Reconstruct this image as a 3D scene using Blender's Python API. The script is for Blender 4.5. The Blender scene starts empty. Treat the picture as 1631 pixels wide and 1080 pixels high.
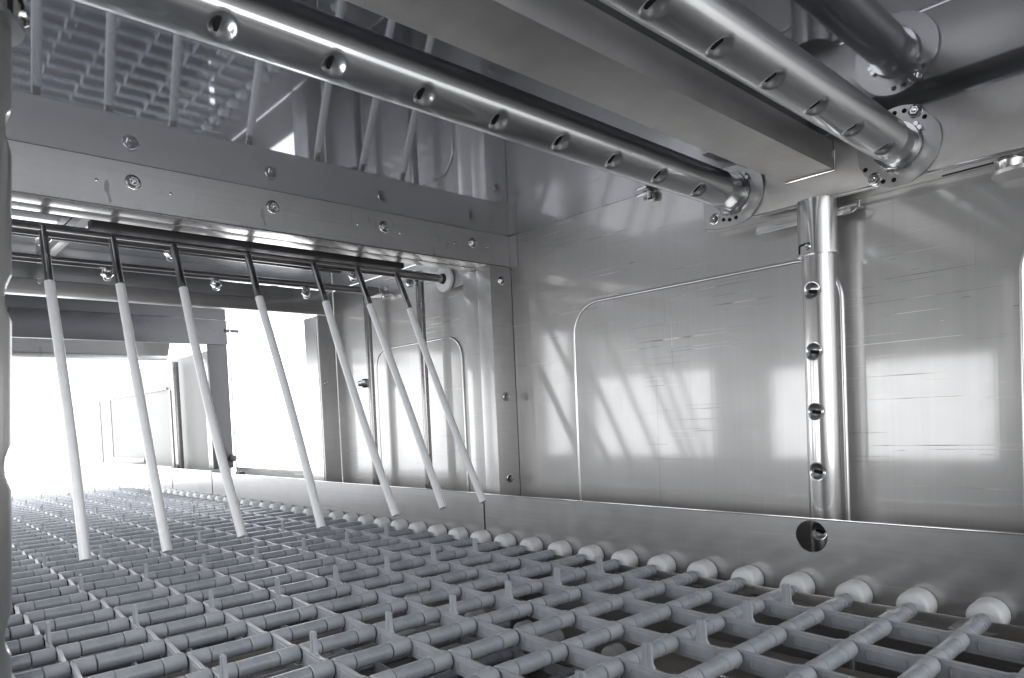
import bpy, bmesh, math, random
from mathutils import Vector, Matrix
PI = math.pi
random.seed(4)
S = bpy.context.scene
C = S.collection

# ------------------------------------------------------------------ camera
yaw, pit, rol, foc, cy0 = 0.819371844, -0.03281651, -0.04485445, 1120.21557, 700.802217
f0 = Vector((-math.sin(yaw), math.cos(yaw), 0)); r0 = Vector((math.cos(yaw), math.sin(yaw), 0)); u0 = Vector((0, 0, 1))
FW = f0 * math.cos(pit) + u0 * math.sin(pit); up1 = u0 * math.cos(pit) - f0 * math.sin(pit)
RT = r0 * math.cos(rol) + up1 * math.sin(rol); UP = up1 * math.cos(rol) - r0 * math.sin(rol)
cam = bpy.data.cameras.new('camera'); co = bpy.data.objects.new('camera', cam); C.objects.link(co)
co.matrix_world = Matrix(((RT.x, UP.x, -FW.x, 0), (RT.y, UP.y, -FW.y, 0), (RT.z, UP.z, -FW.z, 0), (0, 0, 0, 1)))
cam.sensor_width = 36; cam.sensor_fit = 'HORIZONTAL'; cam.lens = foc / 1631 * 36
cam.shift_y = (cy0 - 540) / 1631
cam.clip_start = 0.01; cam.clip_end = 50
cam.dof.use_dof = True; cam.dof.focus_distance = 0.75; cam.dof.aperture_fstop = 28
S.camera = co

# ------------------------------------------------------------------ light: white daylight outside, entering by the openings
W = bpy.data.worlds.new('World'); S.world = W; W.use_nodes = True
bg = W.node_tree.nodes['Background']; bg.inputs[0].default_value = (0.97, 0.985, 1.0, 1); bg.inputs[1].default_value = 4.0
def portal(loc, sx, sy, direction):
    l = bpy.data.lights.new('opening_portal', 'AREA'); l.shape = 'RECTANGLE'; l.size = sx; l.size_y = sy
    l.cycles.is_portal = True
    o = bpy.data.objects.new('opening_portal', l); C.objects.link(o)
    o.location = loc; o.rotation_euler = Vector(direction).to_track_quat('-Z', 'Z').to_euler()
S.view_settings.view_transform = 'Standard'; S.view_settings.look = 'None'
S.view_settings.exposure = 0; S.view_settings.gamma = 1; S.view_settings.use_curve_mapping = False
S.cycles.max_bounces = 10; S.cycles.glossy_bounces = 7; S.cycles.diffuse_bounces = 4
S.cycles.use_denoising = True; S.cycles.sample_clamp_indirect = 6
S.cycles.caustics_reflective = True

# ------------------------------------------------------------------ materials
def steel(name, base=0.5, r1=0.1, r2=0.38, mix=0.6, brush=(0, 0, 1), scratch=1.0, tint=(1, 0.99, 0.985), blotch=0.12, grain=1.0, wave=0.012, stain=0.0):
    """brushed stainless steel: a clear and a satin lobe, brushing lines, stains, thin scratches."""
    m = bpy.data.materials.new(name); m.use_nodes = True; t = m.node_tree; N = t.nodes; L = t.links; N.clear()
    out = N.new('ShaderNodeOutputMaterial'); tc = N.new('ShaderNodeTexCoord')
    def mp(sc, rot=(0, 0, 0), loc=(0, 0, 0)):
        n = N.new('ShaderNodeMapping'); n.inputs['Scale'].default_value = sc; n.inputs['Rotation'].default_value = rot; n.inputs['Location'].default_value = loc
        L.new(tc.outputs['Object'], n.inputs['Vector']); return n.outputs[0]
    def noise(v, s, d=2, r=0.5):
        n = N.new('ShaderNodeTexNoise'); n.inputs['Scale'].default_value = s; n.inputs['Detail'].default_value = d; n.inputs['Roughness'].default_value = r
        L.new(v, n.inputs['Vector']); return n.outputs['Fac']
    def mr(v, a, b, c, d):
        n = N.new('ShaderNodeMapRange'); n.inputs[1].default_value = a; n.inputs[2].default_value = b; n.inputs[3].default_value = c; n.inputs[4].default_value = d
        L.new(v, n.inputs[0]); return n.outputs[0]
    def mth(op, a, b):
        n = N.new('ShaderNodeMath'); n.operation = op
        for i, x in enumerate((a, b)):
            if isinstance(x, (int, float)): n.inputs[i].default_value = x
            else: L.new(x, n.inputs[i])
        return n.outputs[0]
    bs = tuple(3 if b else 260 for b in brush)
    fine = noise(mp(bs), 1, 3, 0.6)
    big = noise(mp((1, 1, 1)), 7, 4, 0.6)
    sm = noise(mp((1, 1, 1), loc=(3, 1, 2)), 45, 3, 0.6)
    # scratches, several families
    fam = []
    for k, (sc, rot, th) in enumerate([((4, 4, 560), (0, 0, 0), 0.705), ((3, 3, 470), (0, 0.045, 0), 0.715), ((6, 6, 640), (0, -0.02, 0), 0.725), ((560, 560, 4), (0, 0, 0), 0.735), ((50, 50, 500), (0.3, 0.5, 0.2), 0.765)]):
        n = noise(mp(sc, rot, (k * 3.1, k, k * 1.7)), 1, 1, 0.5)
        fam.append(mr(n, th, th + 0.012, 0, 1))
    s = fam[0]
    for x in fam[1:]: s = mth('MAXIMUM', s, x)
    patch = mr(noise(mp((1, 1, 1), loc=(9, 2, 5)), 5, 2), 0.40, 0.58, 0, 1)
    s = mth('MULTIPLY', mth('MULTIPLY', s, patch), scratch)
    lightdark = mr(noise(mp((1, 1, 1), loc=(1, 7, 1)), 23, 0), 0.45, 0.55, -0.16, 0.20)
    val = mth('ADD', base, mth('ADD', mth('MULTIPLY', mth('SUBTRACT', fine, 0.5), 0.10 * grain), mth('ADD', mth('MULTIPLY', mth('SUBTRACT', big, 0.5), blotch), mth('MULTIPLY', mth('SUBTRACT', sm, 0.5), blotch * 0.7))))
    val = mth('ADD', val, mth('MULTIPLY', s, lightdark))
    if stain:
        st = mth('MULTIPLY', mr(noise(mp((1, 1, 0.6), loc=(2, 8, 3)), 38, 5, 0.7), 0.60, 0.66, 0, 1), mr(noise(mp((1, 1, 1), loc=(6, 1, 9)), 6, 0), 0.5, 0.6, 0.15, 1))
        val = mth('SUBTRACT', val, mth('MULTIPLY', st, stain))
    cmb = N.new('ShaderNodeCombineColor')
    for i in range(3): L.new(mth('MULTIPLY', val, tint[i]), cmb.inputs[i])
    bump = N.new('ShaderNodeBump'); bump.inputs['Strength'].default_value = 0.06 * grain; bump.inputs['Distance'].default_value = 0.0004
    L.new(fine, bump.inputs['Height'])
    wav = N.new('ShaderNodeBump'); wav.inputs['Strength'].default_value = wave; wav.inputs['Distance'].default_value = 0.004
    L.new(noise(mp((1, 1, 1), loc=(4, 4, 4)), 9, 1), wav.inputs['Height']); L.new(bump.outputs[0], wav.inputs['Normal'])
    ps = []
    for r in (r1, r2):
        p = N.new('ShaderNodeBsdfPrincipled'); p.inputs['Metallic'].default_value = 1
        L.new(cmb.outputs[0], p.inputs['Base Color'])
        rr = mth('ADD', mr(sm, 0.3, 0.7, r * 0.94, r * 1.06), mth('MULTIPLY', s, 0.15))
        L.new(rr, p.inputs['Roughness']); L.new(wav.outputs[0], p.inputs['Normal']); ps.append(p)
    mx = N.new('ShaderNodeMixShader'); mx.inputs[0].default_value = mix
    L.new(ps[0].outputs[0], mx.inputs[1]); L.new(ps[1].outputs[0], mx.inputs[2]); L.new(mx.outputs[0], out.inputs[0])
    return m

def plain(name, col, rough=0.45, metal=0.0, spec=0.5, var=0.1, scale=60, bump=0.0):
    m = bpy.data.materials.new(name); m.use_nodes = True; t = m.node_tree; N = t.nodes; L = t.links
    p = N['Principled BSDF']; p.inputs['Metallic'].default_value = metal; p.inputs['Roughness'].default_value = rough
    p.inputs['Specular IOR Level'].default_value = spec
    tc = N.new('ShaderNodeTexCoord'); n = N.new('ShaderNodeTexNoise'); n.inputs['Scale'].default_value = scale; n.inputs['Detail'].default_value = 5
    L.new(tc.outputs['Object'], n.inputs['Vector'])
    mr = N.new('ShaderNodeMapRange'); mr.inputs[1].default_value = 0.3; mr.inputs[2].default_value = 0.7; mr.inputs[3].default_value = 1 - var; mr.inputs[4].default_value = 1 + var
    L.new(n.outputs['Fac'], mr.inputs[0])
    mu = N.new('ShaderNodeVectorMath'); mu.operation = 'SCALE'; mu.inputs[0].default_value = col
    oi = N.new('ShaderNodeObjectInfo'); mo = N.new('ShaderNodeMapRange'); mo.inputs[3].default_value = 1 - var * 0.7; mo.inputs[4].default_value = 1 + var * 0.7
    L.new(oi.outputs['Random'], mo.inputs[0]); mm = N.new('ShaderNodeMath'); mm.operation = 'MULTIPLY'
    L.new(mr.outputs[0], mm.inputs[0]); L.new(mo.outputs[0], mm.inputs[1]); L.new(mm.outputs[0], mu.inputs['Scale'])
    L.new(mu.outputs[0], p.inputs['Base Color'])
    mr2 = N.new('ShaderNodeMapRange'); mr2.inputs[1].default_value = 0.3; mr2.inputs[2].default_value = 0.7; mr2.inputs[3].default_value = rough * 0.8; mr2.inputs[4].default_value = min(1, rough * 1.25)
    L.new(n.outputs['Fac'], mr2.inputs[0]); L.new(mr2.outputs[0], p.inputs['Roughness'])
    if bump:
        b = N.new('ShaderNodeBump'); b.inputs['Strength'].default_value = bump; b.inputs['Distance'].default_value = 0.0003
        L.new(n.outputs['Fac'], b.inputs['Height']); L.new(b.outputs[0], p.inputs['Normal'])
    return m

M_WALL = steel('wall_steel', 0.54, 0.09, 0.46, 0.77, (0, 0, 1), 1.35, blotch=0.025, wave=0.02, grain=0.7)
M_CEIL = steel('ceiling_steel', 0.40, 0.03, 0.36, 0.36, (0, 1, 0), 0.0, tint=(0.95, 0.975, 1.06), blotch=0.05, grain=0.1, wave=0.0)
M_BEAM = steel('frame_steel', 0.58, 0.18, 0.46, 0.74, (0, 1, 0), 0.5, blotch=0.16, grain=0.9, stain=0.14)
M_CHAN = steel('channel_steel', 0.66, 0.22, 0.5, 0.8, (0, 1, 0), 0.25, tint=(1, .975, .95), blotch=0.24, grain=0.7, stain=0.10)
M_SKIRT = steel('guard_steel', 0.50, 0.14, 0.36, 0.7, (1, 0, 0), 0.4, blotch=0.10)
M_TUBE = steel('tube_steel', 0.62, 0.09, 0.42, 0.55, (0, 1, 0), 0.0, tint=(0.98, 1, 1.01), blotch=0.05, grain=0.4, wave=0)
M_TUBEV = steel('upright_tube_steel', 0.62, 0.12, 0.38, 0.5, (0, 0, 1), 0.0, blotch=0.04, grain=0.2, wave=0)
M_PIPE = steel('pipe_steel', 0.36, 0.12, 0.28, 0.5, (0, 0, 1), 0.0, tint=(1,.97,.96), blotch=0.04, grain=0.1, wave=0)
M_SLEEVE = steel('sleeve_steel', 0.34, 0.06, 0.3, 0.6, (0, 0, 1), 0.0, tint=(1,.95,.94), blotch=0.06, grain=0.1, wave=0)
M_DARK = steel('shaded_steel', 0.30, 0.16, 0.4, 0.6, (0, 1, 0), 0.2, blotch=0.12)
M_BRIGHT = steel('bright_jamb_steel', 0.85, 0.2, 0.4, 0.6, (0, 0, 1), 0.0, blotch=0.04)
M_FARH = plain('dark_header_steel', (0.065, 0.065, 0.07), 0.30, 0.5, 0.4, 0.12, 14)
M_TRAY = plain('stained_tray', (0.30, 0.275, 0.25), 0.42, 0.35, 0.5, 0.30, 26)
M_STAIN = steel('stained_steel', 0.44, 0.26, 0.5, 0.85, (0, 1, 0), 0, blotch=0.3)
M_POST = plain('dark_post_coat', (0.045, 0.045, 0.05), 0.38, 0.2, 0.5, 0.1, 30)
M_TANK = steel('tank_steel', 0.55, 0.25, 0.5, 0.7, (1, 0, 0), 0.2, tint=(1.0, 0.94, 0.88), blotch=0.2)
M_SUMP = plain('sump_dark_steel', (0.05, 0.045, 0.045), 0.5, 0.6, 0.4, 0.3, 12)
M_BOLT = steel('bolt_steel', 0.60, 0.10, 0.25, 0.4, (0, 0, 1), 0, blotch=0.2, grain=0.3)
M_GREY = plain('grey_plastic', (0.36, 0.382, 0.418), 0.27, 0, 0.5, 0.06, 60, 0.05)
M_LINK = plain('grey_link_plastic', (0.42, 0.438, 0.472), 0.42, 0, 0.45, 0.08, 110, 0.2)
M_WHEEL = plain('white_wheel_plastic', (0.74, 0.75, 0.755), 0.42, 0, 0.5, 0.06, 120, 0.2)
M_WHITE = plain('white_tube_plastic', (0.84, 0.85, 0.86), 0.28, 0, 0.5, 0.02, 60, 0.0)
M_HOLE = plain('slot_void', (0.012, 0.011, 0.012), 0.7, 0, 0.2, 0.1)
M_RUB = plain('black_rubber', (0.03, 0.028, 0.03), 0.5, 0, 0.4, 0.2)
M_WPAINT = plain('pale_far_panel', (0.27, 0.27, 0.265), 0.5, 0, 0.3, 0.10, 6)

# ------------------------------------------------------------------ helpers
def link(name, bm, mat, parent=None, smooth=True, angle=35):
    me = bpy.data.meshes.new(name); bmesh.ops.recalc_face_normals(bm, faces=bm.faces); bm.to_mesh(me); bm.free()
    me.materials.append(mat)
    if smooth:
        for p in me.polygons: p.use_smooth = True
        me.set_sharp_from_angle(angle=math.radians(angle))
    o = bpy.data.objects.new(name, me); C.objects.link(o)
    if parent is not None: adopt(o, parent)
    return o
def adopt(o, parent):
    o.parent = parent
    if parent.type == 'EMPTY': o.matrix_parent_inverse = Matrix.Translation(-parent.location)
def thing(name, label, cat, loc=(0, 0, 0), group=None):
    o = bpy.data.objects.new(name, None); C.objects.link(o); o.location = loc; o.empty_display_size = 0.02
    return tag(o, label, cat, group)
def tag(o, label=None, cat=None, group=None):
    if label: o['label'] = label
    if cat: o['category'] = cat
    if group: o['group'] = group
    return o
def struct(o): o['kind'] = 'structure'; return o
def NB(): return bmesh.new()
def box(bm, x0, x1, y0, y1, z0, z1, bev=0.0):
    b = bmesh.new(); bmesh.ops.create_cube(b, size=1)
    for v in b.verts: v.co = Vector(((x0 + x1) / 2 + v.co.x * (x1 - x0), (y0 + y1) / 2 + v.co.y * (y1 - y0), (z0 + z1) / 2 + v.co.z * (z1 - z0)))
    if bev: bmesh.ops.bevel(b, geom=b.edges[:], offset=bev, segments=2, affect='EDGES', profile=0.7)
    merge(bm, b); return bm
def merge(bm, b, mat=None):
    if mat is not None: bmesh.ops.transform(b, matrix=mat, verts=b.verts)
    me = bpy.data.meshes.new('tmp'); b.to_mesh(me); b.free(); bm.from_mesh(me); bpy.data.meshes.remove(me)
def frame_from(a, b):
    z = (b - a).normalized(); x = z.orthogonal().normalized(); y = z.cross(x)
    return x, y, z
def tube(bm, a, b, r, seg=20, r2=None, cap=True):
    a, b = Vector(a), Vector(b); x, y, z = frame_from(a, b); r2 = r if r2 is None else r2; rings = []
    for p, rr in ((a, r), (b, r2)):
        rings.append([bm.verts.new(p + x * rr * math.cos(2 * PI * i / seg) + y * rr * math.sin(2 * PI * i / seg)) for i in range(seg)])
    for i in range(seg): bm.faces.new((rings[0][i], rings[0][(i + 1) % seg], rings[1][(i + 1) % seg], rings[1][i]))
    if cap: bm.faces.new(rings[0][::-1]); bm.faces.new(rings[1])
def path(bm, pts, r, seg=12):
    pts = [Vector(p) for p in pts]; rings = []; x = None
    for i, p in enumerate(pts):
        d = (pts[min(i + 1, len(pts) - 1)] - pts[max(i - 1, 0)]).normalized()
        x = d.orthogonal().normalized() if x is None else (x - d * x.dot(d)).normalized(); y = d.cross(x)
        rings.append([bm.verts.new(p + x * r * math.cos(2 * PI * k / seg) + y * r * math.sin(2 * PI * k / seg)) for k in range(seg)])
    for a, b in zip(rings, rings[1:]):
        for k in range(seg): bm.faces.new((a[k], a[(k + 1) % seg], b[(k + 1) % seg], b[k]))
    bm.faces.new(rings[0][::-1]); bm.faces.new(rings[-1])
def lathe(bm, o, axis, prof, seg=28):
    """profile [(distance along axis, radius)...], closed with caps"""
    o = Vector(o); z = Vector(axis).normalized(); x = z.orthogonal().normalized(); y = z.cross(x); rings = []
    for t, r in prof:
        rings.append([bm.verts.new(o + z * t + (x * math.cos(2 * PI * k / seg) + y * math.sin(2 * PI * k / seg)) * max(r, 1e-5)) for k in range(seg)])
    for a, b in zip(rings, rings[1:]):
        for k in range(seg): bm.faces.new((a[k], a[(k + 1) % seg], b[(k + 1) % seg], b[k]))
    bm.faces.new(rings[0][::-1]); bm.faces.new(rings[-1])
def prism(bm, pts2, plane, a, b, bev=0.0):
    """outline extruded between a and b along the missing axis of plane ('xz','yz','xy')"""
    def P(u, v, w): return {'xz': (u, w, v), 'yz': (w, u, v), 'xy': (u, v, w)}[plane]
    t = bmesh.new(); A = [t.verts.new(P(u, v, a)) for u, v in pts2]; B = [t.verts.new(P(u, v, b)) for u, v in pts2]; n = len(A)
    t.faces.new(A[::-1]); t.faces.new(B)
    for i in range(n): t.faces.new((A[i], A[(i + 1) % n], B[(i + 1) % n], B[i]))
    if bev: bmesh.ops.bevel(t, geom=t.edges[:], offset=bev, segments=1, affect='EDGES')
    merge(bm, t)
def hexbolt(p, n, r=0.0052, parent=None, name='bolt'):
    b = NB(); n = Vector(n).normalized(); p = Vector(p)
    lathe(b, p, n, [(-0.002, r * 1.35), (0.0008, r * 1.35), (0.0011, r * 1.25), (0.0011, r * 0.9)], 24)
    lathe(b, p + n * 0.001, n, [(0, r * 0.98), (0.0030, r * 0.98), (0.0038, r * 0.80), (0.0038, r * 0.55), (0.0030, r * 0.5)], 6)
    lathe(b, p + n * 0.0035, n, [(0, r * 0.5), (0.0022, r * 0.46), (0.0030, r * 0.3)], 14)
    return link(name, b, M_BOLT, parent)

# ------------------------------------------------------------------ the cabinet (setting)
YR, YL, ZC = 0.725, -0.027, 0.267          # right wall, left wall, ceiling
ZS = -0.1078                               # top of the side guards
XF = -0.762                                # first frame
def sheet(name, x0, x1, y0, y1, z0, z1, mat): b = NB(); box(b, x0, x1, y0, y1, z0, z1); return struct(link(name, b, mat, smooth=False))
sheet('ceiling', XF - 0.0545, 0.55, YL - 0.02, YR + 0.02, ZC, ZC + 0.003, M_CEIL)
sheet('wall', XF - 0.03, 0.55, YR, YR + 0.004, -0.42, ZC - 0.0003, M_WALL)
def wall_with_opening(name, y0, y1, x0, x1, z0, z1, ox0, ox1, oz0, oz1, mat, rad=0.03):
    b = NB()
    box(b, x0, ox0, y0, y1, z0, z1); box(b, ox1, x1, y0, y1, z0, z1)
    box(b, ox0, ox1, y0, y1, z0, oz0); box(b, ox0, ox1, y0, y1, oz1, z1)
    return struct(link(name, b, mat, smooth=False))
wall_with_opening('wall', YL - 0.004, YL, XF - 0.03, 0.55, -0.42, ZC - 0.0003, -0.735, -0.315, -0.125, 0.076, M_WALL)
# second chamber
X2 = -1.29
M_CEIL2 = steel('second_ceiling_steel', 0.7, 0.05, 0.25, 0.4, (0, 1, 0), 0.0, tint=(0.95, 0.98, 1.05), blotch=0.1)
sheet('ceiling', X2 - 0.002, XF - 0.0547, YL - 0.02, YR + 0.02, ZC + 0.004, ZC + 0.007, M_CEIL2)
sheet('wall', X2, XF - 0.033, YR + 0.001, YR + 0.005, -0.42, ZC + 0.003, M_WALL)
wall_with_opening('wall', YL - 0.004, YL, X2, XF - 0.033, -0.42, ZC + 0.003, -1.235, -0.885, -0.125, 0.090, M_WALL)
# third chamber: its right door stands open
X3 = -1.84
sheet('ceiling', X3 - 0.4, X2 - 0.006, YL - 0.02, YR + 0.03, 0.326, 0.329, M_CEIL2)
wall_with_opening('wall', YR + 0.001, YR + 0.005, X3, X2 - 0.003, -0.42, 0.3255, X3 + 0.006, X2 - 0.03, -0.099, 0.322, M_WALL)
wall_with_opening('wall', YL - 0.004, YL, X3, X2 - 0.003, -0.42, 0.3255, -1.425, -1.335, -0.125, 0.235, M_WALL)
# beyond the last frame: pale bright outlet section, open at the far end and above
b = NB(); box(b, -3.60, X3 - 0.04, YR, YR + 0.005, -0.42, 0.22); struct(link('wall', b, M_WPAINT, smooth=False))
sheet('tank_floor', -2.9, 0.55, YL, YR, -0.425, -0.42, M_SUMP)
# entrance end: closed below the belt, open above
b = NB(); box(b, 0.55, 0.553, YL, YR, -0.42, -0.13); struct(link('wall', b, M_TANK, smooth=False))
portal((0.56, 0.35, 0.07), 0.74, 0.39, (-1, 0, 0))
portal((-0.522, YL - 0.01, -0.016), 0.425, 0.217, (0, 1, 0))
portal((-1.06, YL - 0.01, -0.012), 0.35, 0.225, (0, 1, 0))
portal((-1.38, YL - 0.01, 0.055), 0.09, 0.36, (0, 1, 0))
portal((-1.57, YR + 0.012, 0.11), 0.52, 0.43, (0, -1, 0))
portal((-3.7, 0.35, 0.2), 1.0, 1.2, (1, 0, 0))

# ------------------------------------------------------------------ access door panels pressed into the right wall
def bead_door(name, label, x0, x1, zt, zb, y, R=0.045, both=True):
    t = thing(name, label, 'door panel', ((x0 + x1) / 2, y, zb))
    b = NB(); box(b, x0 - 0.004, x1 + 0.004, y - 0.0012, y - 0.0002, zb, zt + 0.003)
    # rounded top corners: cut by building an outline instead
    b.clear(); pts = [(x0, zb)]
    for k in range(13): a = PI - k / 12 * PI / 2; pts.append((x0 + R + R * math.cos(a), zt - R + R * math.sin(a)))
    for k in range(13): a = PI / 2 - k / 12 * PI / 2; pts.append((x1 - R + R * math.cos(a), zt - R + R * math.sin(a)))
    pts.append((x1, zb))
    prism(b, pts, 'xz', y - 0.0012, y - 0.0003); link('door_sheet', b, M_WALL, t, smooth=False)
    b = NB(); path(b, [(u, y - 0.0008, v) for u, v in pts], 0.0019, 14)
    link('bead', b, M_BRIGHT, t)
    return t
bead_door('access_door', 'large scratched steel door panel with rounded raised border left of the upright spray tube', -0.642, -0.286, 0.1475, -0.30, YR)
bead_door('access_door', 'next steel door panel whose rounded raised border just enters the view at the right edge', -0.1385, 0.22, 0.1475, -0.30, YR)
bead_door('access_door', 'smaller shiny steel door panel with rounded raised border behind the hanging white rods', -1.14, -0.885, 0.135, -0.30, YR + 0.001, 0.035)

# ------------------------------------------------------------------ dividing frame with bolts
fr = thing('dividing_frame', 'broad bolted steel header and right post framing the way into the second chamber', 'frame', (XF, 0.35, ZS))
b = NB(); box(b, XF - 0.055, XF, YL, YR - 0.001, 0.2220, ZC - 0.0003); link('header', b, M_BEAM, fr)
b = NB()
for xa, xb in ((-0.8165, -0.7930), (-0.7905, -0.7635)): box(b, xa, xb, 0.016, 0.682, 0.2206, 0.2218, 0.0002)
link('underside_strip', b, M_PIPE, fr)
b = NB(); box(b, XF - 0.030, XF, 0.683, YR - 0.0008, -0.40, 0.2212, 0.0007); link('post', b, M_BEAM, fr)
b = NB(); box(b, XF - 0.030, XF, YL + 0.001, 0.015, -0.40, 0.2212, 0.0007); link('post', b, M_BEAM, fr)
b = NB(); box(b, XF - 0.075, XF - 0.034, 0.694, YR - 0.001, -0.40, 0.2212, 0.001); link('inner_jamb', b, M_WALL, fr)
for y in (0.0705, 0.2150, 0.3590, 0.5060, 0.6530): hexbolt((XF, y, 0.2480), (1, 0, 0), 0.0056, fr)
for z in (0.2, 0.030, -0.09): hexbolt((XF, 0.7045, z), (1, 0, 0), 0.0050, fr)
for y in (0.183, 0.25, 0.468, 0.53, 0.62, 0.68):   # little weld studs between the bolts
    b = NB(); lathe(b, (XF, y, 0.2465 + random.uniform(-.004, .004)), (1, 0, 0), [(-0.001, 0.0017), (0.0006, 0.0015), (0.0009, 0.0008)], 12); link('weld_stud', b, M_BOLT, fr)
for y, z, h in ((0.190, 0.2440, 0.020), (0.345, 0.2430, 0.018), (0.497, 0.2440, 0.012)):     # dried drip stains beside the bolts
    b = NB(); prism(b, [(y, z), (y + 0.0022, z + 0.003), (y + 0.0040, z), (y + 0.0034, z - h * 0.5), (y + 0.0058, z - h * 0.9), (y + 0.0030, z - h), (y + 0.0018, z - h * 0.55), (y - 0.0010, z - h * 0.4)], 'yz', XF - 0.0001, XF + 0.00012)
    link('drip_stain', b, M_STAIN, fr, smooth=False)
b = NB(); box(b, -0.7455, XF + 0.0003, YR - 0.0022, YR - 0.0004, 0.2205, ZC - 0.001); link('corner_flange', b, M_BEAM, fr, smooth=False)

# ------------------------------------------------------------------ side guards (right) with the round cut-out
def guard(x0, x1, ztop0, label, hole=None, y=0.6455):
    b = NB()
    if hole:
        cx, cz, r = hole; pts = [(x0, -0.20), (x1, -0.20), (x1, ztop0)]
        t = bmesh.new()
        # strips around the hole
        n = 40; ring = [(cx + r * math.cos(2 * PI * k / n), cz + r * math.sin(2 * PI * k / n)) for k in range(n)]
        def ray_box(k):
            a = 2 * PI * k / n; c, s = math.cos(a), math.sin(a); hx, hz0, hz1 = 0.04, cz + 0.20, ztop0 - cz
            ts = [];
            if c > 1e-6: ts.append(hx / c)
            if c < -1e-6: ts.append(-hx / c)
            if s > 1e-6: ts.append(hz1 / s)
            if s < -1e-6: ts.append(-hz0 / s)
            q = min(ts); return (cx + c * q, cz + s * q)
        for yy, flip in ((y, 0), (y + 0.0015, 1)):
            I = [t.verts.new((u, yy, v)) for u, v in ring]; O = [t.verts.new((ray_box(k)[0], yy, ray_box(k)[1])) for k in range(n)]
            for k in range(n): t.faces.new((I[k], I[(k + 1) % n], O[(k + 1) % n], O[k]))
            # corners of the window
            for sx in (-1, 1):
                for zz in (ztop0, -0.20):
                    kk = min(range(n), key=lambda q: 0 if False else (O[q].co.x - (cx + sx * 0.04)) ** 2 + (O[q].co.z - zz) ** 2)
                    cands = sorted(range(n), key=lambda q: (O[q].co.x - (cx + sx * 0.04)) ** 2 + (O[q].co.z - zz) ** 2)[:2]
                    if abs(cands[0] - cands[1]) in (1, n - 1):
                        cv = t.verts.new((cx + sx * 0.04, yy, zz))
                        try: t.faces.new((O[cands[0]], O[cands[1]], cv))
                        except Exception: pass
            if yy == y: I0 = I
            else:
                for k in range(n): t.faces.new((I0[k], I0[(k + 1) % n], I[(k + 1) % n], I[k]))
        merge(b, t)
        box(b, x0, cx - 0.04, y, y + 0.0015, -0.20, ztop0); box(b, cx + 0.04, x1, y, y + 0.0015, -0.20, ztop0)
    else:
        box(b, x0, x1, y, y + 0.0015, -0.20, ztop0)
    t = thing('side_guard', label, 'guard', ((x0 + x1) / 2, y, -0.20))
    link('guard_plate', b, M_SKIRT, t, smooth=False)
    b = NB(); box(b, x0, x1, y - 0.0002, y + 0.0035, ztop0 - 0.0001, ztop0 + 0.0013, 0.0004); link('folded_top_edge', b, M_BOLT, t)
    return t
guard(-0.7535, 0.545, ZS, 'long near steel side guard with the round cut-out below the upright spray tube', hole=(-0.2887, -0.1236, 0.0150))
guard(-1.2600, -0.7565, ZS + 0.0006, 'middle steel side guard under the hanging white rods, left of the near guard')
guard(-1.789, -1.2645, ZS + 0.002, 'bright steel side guard under the open doorway in the third chamber')
guard(-2.090, -1.7945, ZS + 0.006, 'short bright steel side guard behind the far doorway frame')
guard(-2.84, -2.0955, ZS + 0.010, 'farthest washed-out steel side guard at the outlet end')
for gx in (-0.755, -1.2622, -1.7918, -2.0928):  # black strips added behind the guard gaps to paint their shade
    b = NB(); box(b, gx - 0.012, gx + 0.012, 0.6475, 0.6490, -0.20, ZS - 0.004); tag(link('gap_shade_strip', b, M_RUB, smooth=False), {-0.755: 'added black strip painting the shade in the gap between near and middle guards', -1.2622: 'thin added dark strip painting the shade in the guard gap below the inner doorway edge', -1.7918: 'thin added dark strip painting the shade in the guard gap below the far frame post', -2.0928: 'farthest thin added dark strip painting the shade between the bright guards'}[gx], 'shade strip')
b = NB(); box(b, XF - 0.01, 0.5, 0.0460, 0.0475, -0.20, ZS); tag(link('side_guard', b, M_SKIRT, smooth=False), 'left steel side guard under the left door opening', 'guard')
b = NB(); box(b, -1.4, XF - 0.012, 0.0460, 0.0475, -0.20, ZS); tag(link('side_guard', b, M_SKIRT, smooth=False), 'left steel side guard in the second chamber', 'guard')

# ------------------------------------------------------------------ spray tubes
def dimple_tube(a, b, r, holes, rad=0.0075, depth=0.0042, seg=64, step=0.0011, flatten=0.0):
    """tube from a to b; holes = [(distance along, direction vector)] pressed in as bowls"""
    a, b = Vector(a), Vector(b); z = (b - a).normalized(); x = z.orthogonal().normalized(); y = z.cross(x); Ln = (b - a).length
    bm = NB(); ts = []; t = 0.0
    while t < Ln:
        near = min([abs(t - h[0]) for h in holes] + [9])
        ts.append(t); t += step if near < rad * 2.6 else 0.006
    ts.append(Ln)
    H = [(s, math.atan2(Vector(d).dot(y), Vector(d).dot(x))) for s, d in holes]
    prev = None; first = None
    for t in ts:
        ring = []
        for k in range(seg):
            th = 2 * PI * k / seg; rr = r
            for s, h0 in H:
                if abs(t - s) > rad * 2.6: continue
                da = (th - h0 + PI) % (2 * PI) - PI
                if abs(da) > 1.5: continue
                u = t - s; v = r * math.sin(da); q = math.hypot(u, v) / rad
                if q < 1: rr -= depth * (1 - q ** 3.2) ** 1.3
                if flatten and abs(u) > rad and abs(da) < 0.9: rr -= flatten * math.cos(da / 0.9 * PI / 2) * math.exp(-((abs(u) - rad) / rad) ** 2)
            ring.append(bm.verts.new(a + z * t + (x * math.cos(th) + y * math.sin(th)) * rr))
        if prev:
            for k in range(seg): bm.faces.new((prev[k], prev[(k + 1) % seg], ring[(k + 1) % seg], ring[k]))
        else: first = ring
        prev = ring
    bm.faces.new(first[::-1]); bm.faces.new(prev)
    return bm
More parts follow.
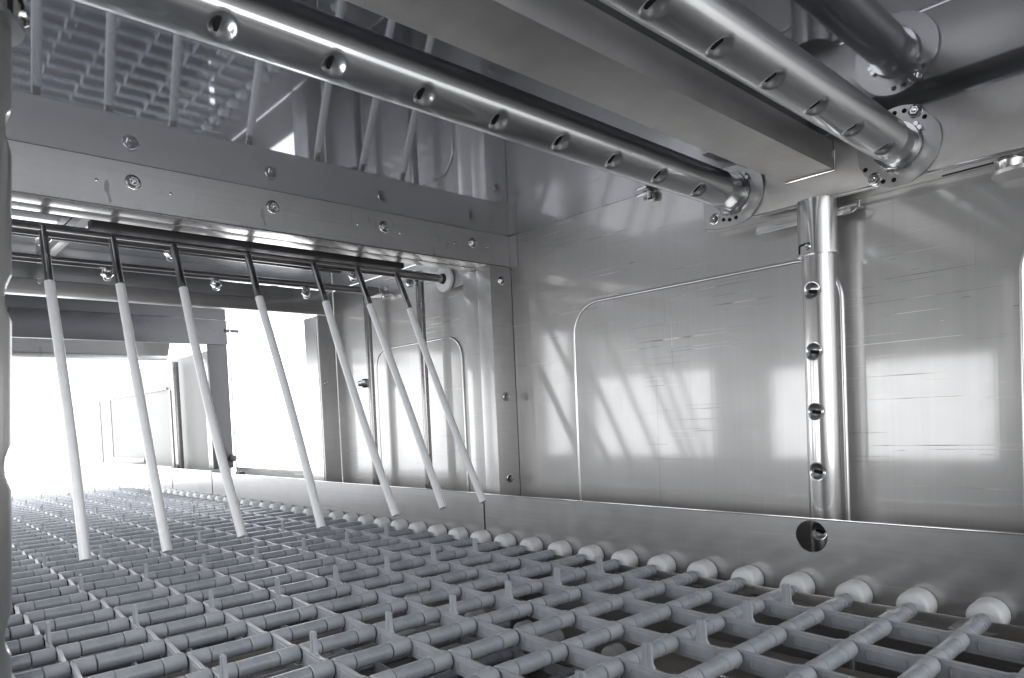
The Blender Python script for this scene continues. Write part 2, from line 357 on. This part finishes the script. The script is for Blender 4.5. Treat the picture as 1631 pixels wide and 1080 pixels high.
def slot(c, n, along, L=0.0085, w=0.0030):
    """dark slotted hole: thin capsule lying on the dimple floor, outer normal n"""
    n = Vector(n).normalized(); u = Vector(along); u = (u - n * u.dot(n)).normalized(); v = n.cross(u); bm = NB(); A = []; B = []
    for k in range(20):
        th = 2 * PI * k / 20; cx = (L / 2 - w / 2) * (1 if math.cos(th) >= 0 else -1) + w / 2 * math.cos(th); cyy = w / 2 * math.sin(th)
        p = Vector(c) + u * cx + v * cyy; A.append(bm.verts.new(p + n * 0.0006)); B.append(bm.verts.new(p - n * 0.0012))
    bm.faces.new(A); bm.faces.new(B[::-1])
    for k in range(20): bm.faces.new((A[k], A[(k + 1) % 20], B[(k + 1) % 20], B[k]))
    return bm
def cross_arm(label, cx, cz, r, ang, ys, y0, plate, bolts, holes):
    t = thing('spray_arm', label, 'spray arm', (cx, 0.697, cz), 'spray arms crossing under the ceiling')
    d = Vector((math.sin(ang), 0, -math.cos(ang)))
    link('tube', dimple_tube((cx, y0, cz), (cx, 0.668, cz), r, [(y - y0, d) for y in ys], 0.0078, 0.0042), M_TUBE, t, angle=60)
    for y in ys:
        c = Vector((cx, y - 0.0020, cz)) + d * (r - 0.0034)
        link('nozzle_slot', slot(c, (d + Vector((0, -0.45, 0))).normalized(), (1, 0, 0.3) if False else d.cross(Vector((0, 1, 0))), 0.0085, 0.0030), M_HOLE, t)
    b = NB(); lathe(b, (cx, 0.664, cz), (0, 1, 0), [(0, r * 0.97), (0.001, r * 0.935), (0.030, r * 0.935)], 48); link('neck', b, M_TUBE, t)
    b = NB(); lathe(b, (cx, 0.6885, cz), (0, 1, 0), [(0, r * 1.0), (0.0, r * 1.13), (0.0045, r * 1.17), (0.006, r * 1.17)], 48); link('sealing_ring', b, M_BOLT, t)
    b = NB()
    for a0 in (0.5, 2.6, 4.4):     # bayonet lugs
        for k in range(2):
            aa = a0 + k * 0.22; q = Vector((cx + math.cos(aa) * r * 1.22, 0.6915, cz + math.sin(aa) * r * 1.22))
            lathe(b, q, (0, 1, 0), [(0, 0.0022), (0.003, 0.0022), (0.004, 0.0012)], 10)
    path(b, [(cx + math.cos(a) * r * 1.2, 0.6930, cz + math.sin(a) * r * 1.2) for a in [4.1 + k * 0.09 for k in range(13)]], 0.0016, 8)
    link('locking_lugs', b, M_BOLT, t)
    b = NB(); prism(b, plate, 'xz', 0.6955, 0.6985, 0.0005); link('flange_plate', b, M_BEAM, t, smooth=False)
    for (u, v) in bolts: hexbolt((u, 0.6955, v), (0, -1, 0), 0.0044, t)
    for (u, v) in holes:
        b = NB(); lathe(b, (u, 0.6953, v), (0, -1, 0), [(-0.001, 0.0020), (0.0003, 0.0020), (0.0004, 0.0010)], 16); link('flange_hole', b, M_HOLE, t)
    return t
def arc(cx, cz, r, a0, a1, n=14): return [(cx + r * math.cos(math.radians(a0 + (a1 - a0) * k / n)), cz + r * math.sin(math.radians(a0 + (a1 - a0) * k / n))) for k in range(n + 1)]
cx, cz = -0.3855, 0.2275
plate1 = [(-0.4190, 0.1962), (-0.4190, 0.2570)] + [(-0.400, 0.2560), (-0.378, 0.2555), (-0.352, 0.2400)] + arc(cx, cz, 0.0355, 8, -72, 10) + [(-0.3860, 0.1922), (-0.402, 0.1925)]
cross_arm('left polished spray tube with long white highlight, its flange cut straight at the left', cx, cz, 0.0180, math.radians(33),
          [0.0225 + 0.066 * k for k in range(10)], -0.02, plate1, [(-0.4060, 0.2045)], [(-0.3955, 0.2015), (-0.3885, 0.2000), (-0.3810, 0.2005), (-0.4100, 0.247)])
cx, cz = -0.2222, 0.2262
plate2 = arc(cx, cz, 0.0345, 20, -55, 8) + arc(cx, cz, 0.0350, -62, -128, 8) + arc(cx, cz, 0.0345, -150, -215, 8) + arc(cx, cz, 0.0350, -232, -300, 8) + [(-0.1935, 0.2430)]
cross_arm('right polished spray tube with slanted dimples ending in a rounded flange with two nuts', cx, cz, 0.0173, math.radians(20),
          [0.056 + 0.0655 * k for k in range(10)], -0.02, plate2, [(-0.2070, 0.2520), (-0.2420, 0.2025)], [(-0.2240, 0.2560), (-0.2160, 0.2555), (-0.2000, 0.2450), (-0.2500, 0.2130), (-0.2350, 0.1985), (-0.2260, 0.1975)])

# duct between the two arms
t = thing('ceiling_channel', 'wide flat steel box channel with water marks hung between the two spray tubes', 'channel', (-0.304, 0.35, 0.2225))
b = NB(); box(b, -0.3290, -0.2795, YL, 0.6985, 0.2225, 0.2500, 0.0012); link('channel_body', b, M_CHAN, t)
b = NB(); path(b, [(-0.327, 0.6985, 0.2222), (-0.2790, 0.6985, 0.2222), (-0.2790, 0.6985, 0.240)], 0.0014, 8); link('weld_seam', b, M_BOLT, t)
b = NB(); box(b, -0.3000, -0.2850, 0.02, 0.66, 0.2503, ZC - 0.0005); link('spacer', b, M_DARK, t, smooth=False)

# supply box along the right wall
t = thing('supply_box', 'long protruding steel box along the top of the right wall carrying the tube flanges', 'duct', (-0.1, 0.70, 0.195))
b = NB(); box(b, -0.4200, 0.54, 0.6990, YR - 0.0005, 0.1965, 0.2565, 0.0009); link('box_body', b, M_CHAN, t)
b = NB(); box(b, -0.4190, 0.54, 0.6975, 0.6989, 0.1950, 0.1985, 0.0004); link('lower_lip', b, M_BOLT, t)
# bracket rail under the box
t = thing('socket_rail', 'short slotted steel bracket rail under the supply box behind the upright tube socket', 'bracket', (-0.315, 0.715, 0.185))
b = NB(); box(b, -0.3640, -0.262, 0.7060, YR - 0.0007, 0.1860, 0.1880, 0.0005); box(b, -0.3640, -0.268, 0.7055, 0.7068, 0.1800, 0.1862, 0.0004)
path(b, [(-0.275, 0.7055, 0.1800), (-0.266, 0.7055, 0.1806), (-0.2605, 0.7055, 0.1836), (-0.2600, 0.7055, 0.190)], 0.0010, 8); link('rail', b, M_BEAM, t)

def upright(label, x, y, facing, socket=True, zb=-0.21, tilt=0):
    t = thing('upright_spray_tube', label, 'spray tube', (x, y, zb), 'upright spray tubes at the door openings')
    d = Vector(facing).normalized(); zs = [0.1075 - 0.0578 * k for k in range(6)]
    link('tube', dimple_tube((x, y, 0.150), (x, y, zb), 0.0150, [(0.150 - z, d) for z in zs], 0.0078, 0.0042, 80, 0.0008, 0.0), M_TUBEV, t, angle=60)
    side = d.cross(Vector((0, 0, 1)))
    for z in zs:
        link('nozzle_slot', slot(Vector((x, y, z - 0.0005)) + d * 0.0116, d, side + Vector((0, 0, 0.22 if facing[1] < 0 else -0.22)), 0.0088, 0.0034), M_HOLE, t)
    b = NB(); tube(b, (x, y, 0.1430), (x, y, 0.1945), 0.0178, 56, cap=False); tube(b, (x, y, 0.1430), (x, y, 0.1945), 0.0166, 56, cap=False)
    lathe(b, (x, y, 0.1422), (0, 0, 1), [(0, 0.0163), (0.0, 0.0186), (0.0018, 0.0186), (0.0020, 0.0163)], 56)
    link('socket', b, M_TUBEV, t)
    # bayonet slot and pin
    b = NB(); nn = (d * 0.95 + side * 0.10).normalized()
    pts = []
    for k in range(13):
        a = -0.10 + k * 0.06; dd = (d * math.cos(a) + side * math.sin(a)); pts.append(Vector((x, y, 0.1520)) + dd * 0.0176)
    dd = (d * math.cos(0.66) + side * math.sin(0.66)); pts += [Vector((x, y, 0.1505)) + dd * 0.0176, Vector((x, y, 0.1435)) + dd * 0.0176]
    path(b, pts, 0.0011, 8); link('bayonet_slot', b, M_HOLE, t)
    b = NB(); lathe(b, Vector((x, y, 0.1490)) + d * 0.014, d, [(0, 0.0032), (0.0050, 0.0032), (0.0060, 0.0024), (0.0062, 0.0008)], 20); link('pin', b, M_BOLT, t)
    return t
upright('upright polished spray tube with five slotted dimples standing before the scratched door panel', -0.2935, 0.690, (-0.10, -1, 0))
LT = upright('blurred upright spray tube very close at the left edge of view', -0.3000, 0.0135, (0.10, 1, 0))
LT.rotation_euler = Vector((0, 0, 1)).rotation_difference(UP).to_euler()

# latch under the supply box, far right
t = thing('thumb_latch', 'small round steel turn latch with a disc below the supply box at far right', 'latch', (-0.143, 0.712, 0.182))
b = NB(); lathe(b, (-0.143, 0.7130, 0.1845), (0, 0, 1), [(0, 0.0095), (0.0085, 0.0095), (0.0095, 0.0100), (0.0105, 0.0090)], 32); link('hub', b, M_TUBEV, t)
b = NB(); lathe(b, (-0.143, 0.7130, 0.195), (0, 0, 1), [(0, 0.006), (0.0012, 0.0065), (0.0028, 0.004)], 24); link('cap', b, M_BOLT, t)
b = NB(); lathe(b, (-0.136, 0.7110, 0.1808), (0, 0, 1), [(0, 0.0190), (0.0030, 0.0195), (0.0036, 0.0185)], 40); link('disc', b, M_BEAM, t)
b = NB(); path(b, [(-0.190, 0.7035, 0.1925), (-0.175, 0.7030, 0.1925), (-0.152, 0.7040, 0.1930)], 0.0008, 8); link('spring_wire', b, M_RUB, t)
t = thing('wing_screw', 'tiny dark wing screw on the wall seam just below the left spray tube', 'screw', (-0.51, 0.72, 0.258))
b = NB(); lathe(b, (-0.504, 0.718, 0.266), (0, 0, -1), [(0, 0.003), (0.002, 0.0055), (0.010, 0.005), (0.012, 0.003)], 12); link('screw_body', b, M_BOLT, t)
b = NB(); box(b, -0.525, -0.508, 0.7165, 0.7178, 0.2610, 0.2650, 0.0004); link('wing', b, M_BOLT, t)

# ------------------------------------------------------------------ curtain of hanging rods
XR, ZR = -0.90, 0.2245
cu = thing('rod_curtain', 'row of seven hanging rods, steel above and white plastic below, on one cross rail', 'curtain', (XR, 0.38, ZR))
b = NB(); tube(b, (XR, 0.05, ZR - 0.001), (XR, 0.712, ZR + 0.002), 0.0062, 28); link('rail', b, M_SLEEVE, cu)
TI = [((68, .161), (-.785, .158, -.1205)), ((0, .228), (-.765, .227, -.1215)), ((0, .294), (-.742, .2955, -.1145)), ((0, .385), (-.738, .385, -.117)), ((0, .477), (-.727, .479, -.1145)), ((0, .546), (-.718, .545, -.1125)), ((0, .614), (-.718, .613, -.1125))]
for (q, y), tip in TI:
    a = Vector((XR + 0.001, y, ZR + 0.003)); p = Vector(tip); mid = a.lerp(p, 0.175 + random.uniform(-.006, .006))
    b = NB(); path(b, [a, a.lerp(mid, 0.5), mid + (mid - a).normalized() * 0.004], 0.0044, 20)
    lathe(b, a - (mid - a).normalized() * 0.003, (mid - a), [(0, 0.002), (0.002, 0.0042), (0.004, 0.0046)], 16)
    r = link('steel_sleeve', b, M_SLEEVE, cu)
    b = NB(); n = 16; bow = random.uniform(-0.0025, 0.0025); bowx = random.uniform(-0.003, 0.002)
    pts = [mid.lerp(p, k / n) + Vector((bowx, bow, 0)) * math.sin(PI * k / n) for k in range(n + 1)]
    path(b, pts, 0.0050, 22); link('white_rod', b, M_WHITE, cu)
b = NB(); lathe(b, (XR, 0.7050, ZR + 0.002), (0, 1, 0), [(0, 0.0075), (0, 0.0200), (0.0015, 0.0210), (0.0045, 0.0210), (0.006, 0.020)], 44); link('white_washer', b, M_WHITE, cu)
b = NB(); lathe(b, (XR, 0.7015, ZR + 0.002), (0, 1, 0), [(0, 0.0078), (0.005, 0.0088)], 28); link('bushing', b, M_RUB, cu)
t = thing('rail_bracket', 'thin steel bracket plate with a rounded corner holding the curtain rail at the right', 'bracket', (-0.87, 0.714, 0.21))
b = NB(); prism(b, [(-0.9220, 0.2460), (-0.9230, 0.2080), (-0.8420, 0.2120), (-0.8350, 0.2150), (-0.8310, 0.2200), (-0.8290, 0.2460)], 'xz', 0.7125, 0.7142, 0.0003); link('plate', b, M_BEAM, t, smooth=False)

# spray pipes of the second chamber
def clip(p, parent):
    b = NB(); x, y, z = p
    lathe(b, (x, y, z), (0, 0, -1), [(-0.006, 0.004), (0.001, 0.0075), (0.006, 0.0085), (0.009, 0.006), (0.013, 0.0055), (0.0145, 0.003)], 10)
    box(b, x - 0.010, x + 0.010, y - 0.003, y + 0.003, z - 0.003, z + 0.0005, 0.0008); return link('nozzle', b, M_BOLT, parent)
t = thing('rinse_pipe', 'thin steel rinse pipe with an upright leg just left of the white washer', 'pipe', (-0.957, 0.70, -0.3))
b = NB(); path(b, [(-0.957, 0.03, 0.2410), (-0.957, 0.40, 0.2415), (-0.957, 0.686, 0.2420)], 0.0060, 18); link('cross_pipe', b, M_SLEEVE, t)
b = NB(); tube(b, (-0.957, 0.7, -0.34), (-0.957, 0.7, 0.236), 0.0070, 24); link('leg', b, M_PIPE, t)
b = NB(); lathe(b, (-0.957, 0.7, 0.230), (0, 0, 1), [(0, 0.0085), (0.016, 0.0085), (0.018, 0.006)], 8); link('elbow_nut', b, M_BOLT, t)
for y in (0.172, 0.31, 0.575, 0.680): clip((-0.957, y, 0.234), t)
t = thing('rinse_pipe', 'farther thin steel rinse pipe whose upright leg stands left of the other', 'pipe', (-1.127, 0.705, -0.3))
b = NB(); path(b, [(-1.127, 0.03, 0.2410), (-1.127, 0.40, 0.2425), (-1.127, 0.698, 0.2440)], 0.0055, 18); link('cross_pipe', b, M_SLEEVE, t)
b = NB(); tube(b, (-1.127, 0.703, -0.34), (-1.127, 0.703, 0.246), 0.0066, 24); link('leg', b, M_PIPE, t)
for y in (0.277, 0.430, 0.583): clip((-1.127, y, 0.2345), t)
b = NB(); lathe(b, (-1.127, 0.697, 0.074), (-0.75, -0.6, 0), [(0, 0.006), (0.003, 0.0085), (0.010, 0.0085), (0.012, 0.0055), (0.018, 0.005), (0.02, 0.003)], 10); link('nozzle', b, M_BOLT, t)
t = thing('pipe_clamp', 'small bent steel clamp holding the farther rinse pipe to the wall', 'clamp', (-1.10, 0.715, 0.235))
b = NB(); box(b, -1.118, -1.070, 0.7000, 0.7240, 0.2300, 0.2318, 0.0004); box(b, -1.118, -1.1165, 0.700, 0.724, 0.2300, 0.2500, 0.0004); link('strap', b, M_PIPE, t)
hexbolt((-1.085, 0.712, 0.2300), (0, 0, -1), 0.0035, t); hexbolt((-1.072, 0.712, 0.2400), (1, -0.4, 0), 0.0035, t)
b = NB(); box(b, -0.862, -0.845, 0.196, 0.592, 0.2205, 0.2295, 0.0006); tag(link('stop_bar', b, M_RUB), 'blackish flat bar lying across above the curtain rail', 'bar')
b = NB(); box(b, -1.24, -0.925, 0.2120, 0.2240, 0.2580, 0.2700, 0.0008); tag(link('ceiling_strut', b, M_BEAM), 'slanting steel strut under the second chamber ceiling at the left', 'strut')
b = NB(); tube(b, (-1.04, 0.0, 0.2560), (-1.04, 0.60, 0.2560), 0.0075, 20); tag(link('ceiling_tube', b, M_PIPE), 'round steel tube close under the second chamber ceiling between the two rinse pipes', 'tube')

# ------------------------------------------------------------------ second dividing frame
t = thing('inner_frame', 'dark steel doorway frame behind the hanging rods with a bright polished right edge', 'frame', (X2, 0.35, ZS))
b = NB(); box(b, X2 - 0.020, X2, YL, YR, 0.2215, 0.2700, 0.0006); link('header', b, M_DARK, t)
b = NB(); box(b, X2 - 0.004, X2, 0.689, YR, -0.40, 0.2210, 0.0006); link('post', b, M_BEAM, t)
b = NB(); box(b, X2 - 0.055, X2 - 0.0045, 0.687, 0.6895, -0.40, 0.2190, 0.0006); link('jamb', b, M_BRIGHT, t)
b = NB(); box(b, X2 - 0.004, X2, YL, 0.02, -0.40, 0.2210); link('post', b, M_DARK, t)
b = NB(); path(b, [(X2 + 0.001, 0.06, 0.2440), (X2 + 0.001, 0.58, 0.2445)], 0.0006, 6); link('seam', b, M_BOLT, t)
hexbolt((X2, 0.225, 0.242), (1, 0, 0), 0.0040, t); hexbolt((X2, 0.70, 0.085), (1, 0, 0), 0.0035, t)
# third frame, far
t = thing('far_frame', 'farthest steel frame with a broad grey header and narrow right post before the white outlet', 'frame', (X3, 0.35, ZS))
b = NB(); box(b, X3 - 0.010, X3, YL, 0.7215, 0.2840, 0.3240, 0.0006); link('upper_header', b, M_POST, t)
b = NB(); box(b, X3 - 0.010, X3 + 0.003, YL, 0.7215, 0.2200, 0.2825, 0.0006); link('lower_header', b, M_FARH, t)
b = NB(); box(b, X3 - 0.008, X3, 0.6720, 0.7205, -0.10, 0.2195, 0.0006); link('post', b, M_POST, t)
b = NB(); tube(b, (X3 + 0.002, 0.716, 0.256), (X3 + 0.002, 0.752, 0.256), 0.0042, 12); link('stop_pin', b, M_RUB, t)
b = NB(); lathe(b, (X3 + 0.002, 0.715, -0.075), (1, 0, 0), [(0, 0.009), (0.012, 0.009), (0.014, 0.006)], 16); link('rubber_stop', b, M_RUB, t)
b = NB(); prism(b, [(0.668, -0.098), (0.716, -0.098), (0.716, -0.075), (0.706, -0.060), (0.672, 0.02), (0.668, 0.02)], 'yz', X3 + 0.001, X3 + 0.006); link('gasket', b, M_RUB, t)
t = thing('outlet_hood', 'pale slanted sheet metal hood hanging behind the far frame', 'hood', (-2.1, 0.35, 0.21))
b = NB(); prism(b, [(-2.10, 0.212), (-2.08, 0.212), (-2.02, 0.30), (-2.04, 0.30)], 'xz', 0.0, 0.650); link('hood_sheet', b, M_BEAM, t, smooth=False)
b = NB(); box(b, -2.105, -2.078, 0.0, 0.647, 0.200, 0.2115, 0.001); link('hood_lip', b, M_BEAM, t)
b = NB(); tube(b, (-2.19, 0.70, -0.30), (-2.19, 0.70, 0.205), 0.011, 20); tag(link('outlet_pipe', b, M_PIPE), 'upright dark brown-grey pipe in the bright outlet section', 'pipe')
b = NB(); box(b, -1.668, -1.642, 0.6560, 0.6690, -0.1085, -0.1000, 0.001); tag(link('guard_clip', b, M_RUB), 'small dark grey clip on the guard below the white doorway', 'clip')
for x, l in ((-2.32, 'nearest faint vertical joint strip on the washed-out outlet wall'), (-3.02, 'middle faint vertical joint strip on the washed-out outlet wall'), (-3.18, 'farthest faint vertical joint strip on the washed-out outlet wall')):
    b = NB(); box(b, x - 0.007, x + 0.007, YR - 0.004, YR - 0.0005, -0.35, 0.130, 0.001)
    tag(link('panel_joint', b, M_TANK), l, 'strip')
b = NB(); box(b, -1.93, -1.90, 0.690, 0.7235, -0.10, 0.19, 0.001); tag(link('door_edge', b, M_BEAM), 'pale door edge strip just behind the far frame post', 'strip')
b = NB(); box(b, -3.55, -2.34, YR - 0.006, YR - 0.0005, 0.1340, 0.1400, 0.001); tag(link('panel_rail', b, M_TANK), 'faint horizontal rail along the top of the washed-out outlet wall', 'rail')
b = NB(); box(b, -3.00, -2.60, YR - 0.010, YR - 0.0065, -0.10, -0.085, 0.001); tag(link('panel_sill', b, M_TANK), 'faint grey sill strip low on the washed-out outlet wall', 'sill')

# ------------------------------------------------------------------ conveyor belt
P, X0, ZB = 0.0505, -0.1475, -0.1713
Y0, SY, NL = 0.107, 0.0650, 8
belt = thing('conveyor_belt', 'grey plastic link conveyor belt with upright fingers and white side wheels', 'conveyor', (X0, 0.35, ZB))
BL = belt.location
def put(o, x, y, z):
    o.parent = belt; o.matrix_parent_inverse = Matrix.Identity(4); o.location = Vector((x, y, z)) - BL; return o
def raw(name, bm, mat, angle=40):
    me = bpy.data.meshes.new(name); bmesh.ops.recalc_face_normals(bm, faces=bm.faces); bm.to_mesh(me); bm.free(); me.materials.append(mat)
    for p in me.polygons: p.use_smooth = True
    me.set_sharp_from_angle(angle=math.radians(angle)); return me
def inst(name, me, x, y, z): o = bpy.data.objects.new(name, me); C.objects.link(o); return put(o, x, y, z)
def make_link(seg=20, fine=True):
    bm = NB()
    # collars: A to the right of the bar on the far rod, B to the left of the line on the near rod
    def collar(x, y0, y1, r=0.0063):
        lathe(bm, (x, y0, 0), (0, 1, 0), [(0, r * 0.9), (0.0006, r), (y1 - y0 - 0.0006, r), (y1 - y0, r * 0.9)], seg)
    collar(-P, 0.0018, 0.0165); collar(0, -0.0165, -0.0004)
    # bar: skewed slightly; side outline in xz
    def bar(y_far, y_near, th, prof):
        A, B = [], []
        for u, w in prof:
            f = (u + P) / P; yc = y_far + (y_near - y_far) * f
            A.append(bm.verts.new((u, yc, w))); B.append(bm.verts.new((u, yc + th, w)))
        n = len(A); bm.faces.new(A); bm.faces.new(B[::-1])
        for k in range(n): bm.faces.new((A[k], B[k], B[(k + 1) % n], A[(k + 1) % n]))
    prof = [(-P - 0.0062, -0.0060), (-P - 0.0062, 0.0036), (-P - 0.0035, 0.0050), (-P + 0.006, 0.0050), (-0.0085, 0.0050), (-0.0050, 0.0060), (0.0, 0.0063), (0.0036, 0.0046), (0.0036, -0.0060), (-0.004, -0.0084), (-P + 0.004, -0.0084)]
    bar(0.0010, -0.0040, 0.0028, prof)
    if fine:    # raised rim of the oblong recess, on the face toward -y, and a top flange
        def rim(pts, r=0.00045):
            q = [Vector((u, 0.0010 + (-0.0050) * ((u + P) / P) - 0.0001, w)) for u, w in pts]; path(bm, q, r, 6)
        a0, a1, b0, b1 = -P + 0.0120, -0.0135, -0.0052, 0.0016
        rim([(a0, b0), (a0 - 0.0008, (b0 + b1) / 2), (a0, b1), (a1, b1), (a1 + 0.0008, (b0 + b1) / 2), (a1, b0), (a0, b0)])
        rim([(-P + 0.003, 0.0046), (-0.008, 0.0046)], 0.0006)
    return bm
me_link = raw('link', make_link(20), M_LINK)
me_low = raw('link', make_link(8, False), M_LINK)
def make_finger():
    bm = NB(); xm = -P * 0.50; ym = 0.0010 - 0.0050 * 0.5 + 0.0014
    prof = [(xm - 0.0095, 0.0036), (xm - 0.0055, 0.0052), (xm - 0.0038, 0.0082), (xm - 0.0034, 0.0205), (xm - 0.0026, 0.0213), (xm + 0.0026, 0.0213), (xm + 0.0034, 0.0205), (xm + 0.0038, 0.0082), (xm + 0.0055, 0.0052), (xm + 0.0095, 0.0036)]
    prism(bm, prof, 'xz', ym - 0.0011, ym + 0.0011)
    box(bm, xm - 0.0008, xm + 0.0008, ym - 0.0020, ym + 0.0016, 0.0045, 0.0205, 0.0003)
    return bm
me_fing = raw('finger', make_finger(), M_LINK, 30)
bm = NB(); L0 = SY - 0.0165 * 2 - 0.0010
lathe(bm, (0, 0.0170, 0), (0, 1, 0), [(0, 0.0052), (0.0006, 0.0060), (L0 - 0.0006, 0.0060), (L0, 0.0052)], 24); me_roll = raw('roller', bm, M_GREY)
bm = NB(); lathe(bm, (0, 0.0170, 0), (0, 1, 0), [(0, 0.0060), (L0, 0.0060)], 10); me_rlow = raw('roller', bm, M_GREY)
bm = NB(); tube(bm, (0, 0.052, 0), (0, 0.640, 0), 0.0034, 12); me_rod = raw('rod', bm, M_HOLE)
# wheel and end tube
bm = NB(); lathe(bm, (0, 0.6240, 0), (0, 1, 0), [(0, 0.0040), (0, 0.0098), (0.0006, 0.0112), (0.0022, 0.0127), (0.0042, 0.0133), (0.0200, 0.0133), (0.0208, 0.0126), (0.0208, 0.006)], 40); me_wheel = raw('wheel', bm, M_WHEEL)
bm = NB(); yl = Y0 + SY * (NL - 1) + 0.0168
lathe(bm, (0, yl, 0), (0, 1, 0), [(0, 0.0054), (0.0006, 0.0062), (0.6165 - yl, 0.0062), (0.6175 - yl, 0.0056), (0.6175 - yl, 0.0036)], 28)
lathe(bm, (0, 0.6180, 0), (0, 1, 0), [(0, 0.0060), (0.001, 0.0060), (0.0015, 0.0048), (0.012, 0.0045)], 20); me_end = raw('end_tube', bm, M_GREY)
far = []; cells = []
def depth(x, y, z): return Vector((x, y, z)).dot(FW)
def vis(x, y, z=ZB):
    d = Vector((x, y, z)); w = d.dot(FW)
    if w < 0.02: return False
    px = 815.5 + foc * d.dot(RT) / w; py = cy0 - foc * d.dot(UP) / w
    return -60 < px < 1690 and -40 < py < 1160
NR0, NR1 = -8, 46
for i in range(NR0, NR1):
    x = X0 - P * i
    seen = any(vis(x, y) for y in (0.1, 0.3, 0.5, 0.64)); 
    if not seen and i < -4: continue
    inst('rod', me_rod, x, 0, ZB); inst('wheel', me_wheel, x, 0, ZB); inst('end_tube', me_end, x, 0, ZB)
    for k in range(NL): cells.append((depth(x, Y0 + SY * k, ZB) if vis(x - P / 2, Y0 + SY * k) else 9 + i * .01, i, k))
cells.sort()
def has_finger(i, k): return (i - 2) % 4 == 0
def stuff_part(name, me, places, mat):
    import numpy as np
    n = len(me.vertices); co_ = np.empty(n * 3, 'f'); me.vertices.foreach_get('co', co_); co_ = co_.reshape(-1, 3)
    V = []; F = []; base = 0; polys = [tuple(p.vertices) for p in me.polygons]
    for p in places:
        V.extend((co_ + np.array(p, 'f')).tolist()); F.extend([tuple(v + base for v in f) for f in polys]); base += n
    m2 = bpy.data.meshes.new(name); m2.from_pydata(V, [], F); m2.materials.append(mat)
    for p in m2.polygons: p.use_smooth = True
    m2.set_sharp_from_angle(angle=math.radians(40))
    o = bpy.data.objects.new(name, m2); C.objects.link(o); put(o, 0, 0, 0); o.location = -BL; o['kind'] = 'stuff'; return o
cross = {}
near_l, far_l, near_f, far_f = [], [], [], []
for n, (d, i, k) in enumerate(cells):
    p = (X0 - P * i, Y0 + SY * k + random.uniform(-.0004, .0004), ZB)
    if n < 100:
        lk = inst('link', me_link, *p)
    else: lk = None; far_l.append(p)
    if has_finger(i, k):
        if lk is not None:
            f = bpy.data.objects.new('finger', me_fing); C.objects.link(f); f.parent = lk
        else: far_f.append((d, p))
nearfar = [p for p in far_l if vis(*p) and depth(*p) < 1.15]; farther = [p for p in far_l if not (vis(*p) and depth(*p) < 1.15)]
stuff_part('distant_links', me_link, nearfar + farther, M_LINK)
far_f.sort()
for d, p in far_f[:70]:
    inst('finger', me_fing, *p)
if far_f[70:]: stuff_part('distant_fingers', me_fing, [p for d, p in far_f[70:]], M_LINK)
rc = [(depth(X0 - P * i, Y0 + SY * k, ZB) if vis(X0 - P * i, Y0 + SY * k + 0.03) else 9, i, k) for i in range(NR0, NR1) for k in range(-1, NL - 1)]
rc.sort()
for n, (d, i, k) in enumerate(rc[:100]): inst('roller', me_roll, X0 - P * i, Y0 + SY * k, ZB)
stuff_part('distant_rollers', me_roll, [(X0 - P * i, Y0 + SY * k, ZB) for d, i, k in rc[100:]], M_GREY)
# side chain strip and tabs
b = NB(); box(b, -2.47, 0.30, 0.6205, 0.6220, -0.1795, -0.1716, 0.0003); o = link('side_strip', b, M_SKIRT); adopt(o, belt)
b = NB(); box(b, -0.008, 0.008, 0.603, 0.6203, -0.1775, -0.1767)
mt = link('side_tab', b, M_SKIRT, belt, smooth=False).data
C.objects.unlink(bpy.data.objects['side_tab']); bpy.data.objects.remove(bpy.data.objects['side_tab'])
for i in range(-4, 26): inst('side_tab', mt, X0 - P * i - 0.011, 0, 0)
# returning run underneath
low = [(X0 - P * i - 0.02, Y0 + SY * k, -0.285) for i in range(-3, 30) for k in range(NL)]
stuff_part('return_run_links', me_low, low, M_LINK)
stuff_part('return_run_rollers', me_rlow, [(x, y, z) for x, y, z in low], M_GREY)
stuff_part('return_run_wheels', me_wheel, [(X0 - P * i - 0.02, 0, -0.285) for i in range(-3, 30)], M_WHEEL)

# ------------------------------------------------------------------ under the belt
b = NB(); box(b, -0.43, 0.20, 0.30, 0.655, -0.2460, -0.2450, 0.0003); tag(link('drip_tray', b, M_TRAY), 'brownish stained steel tray seen through the near belt openings', 'tray')
for x, l in ((-0.62, 'nearer'), (-0.80, 'farther')):
    b = NB(); box(b, x - 0.006, x + 0.006, 0.0, 0.655, -0.215, -0.195, 0.001); tag(link('support_bar', b, M_TANK), l + ' dark steel support bar crossing under the belt', 'bar')
t = thing('strainer_ring', 'round dark steel strainer rim under the near belt openings', 'strainer', (-0.33, 0.52, -0.2448))
b = NB(); path(b, [(-0.33 + 0.035 * math.cos(a), 0.52 + 0.035 * math.sin(a), -0.240) for a in [2 * PI * k / 40 for k in range(40)]] + [(-0.295, 0.52, -0.240)], 0.0022, 8); link('rim', b, M_BOLT, t)
b = NB(); lathe(b, (-0.33, 0.52, -0.2449), (0, 0, 1), [(0, 0.034), (0.0012, 0.034)], 40); link('dark_mesh', b, M_HOLE, t)
for x, y, l in ((-0.262, 0.575, 'shiny nut on the tray at the second rod from the wall side'), (-0.085, 0.60, 'shiny nut on the tray at the lower right corner')):
    o = hexbolt((x, y, -0.245), (0, 0, 1), 0.007, None, 'tray_nut'); tag(o, l, 'nut')
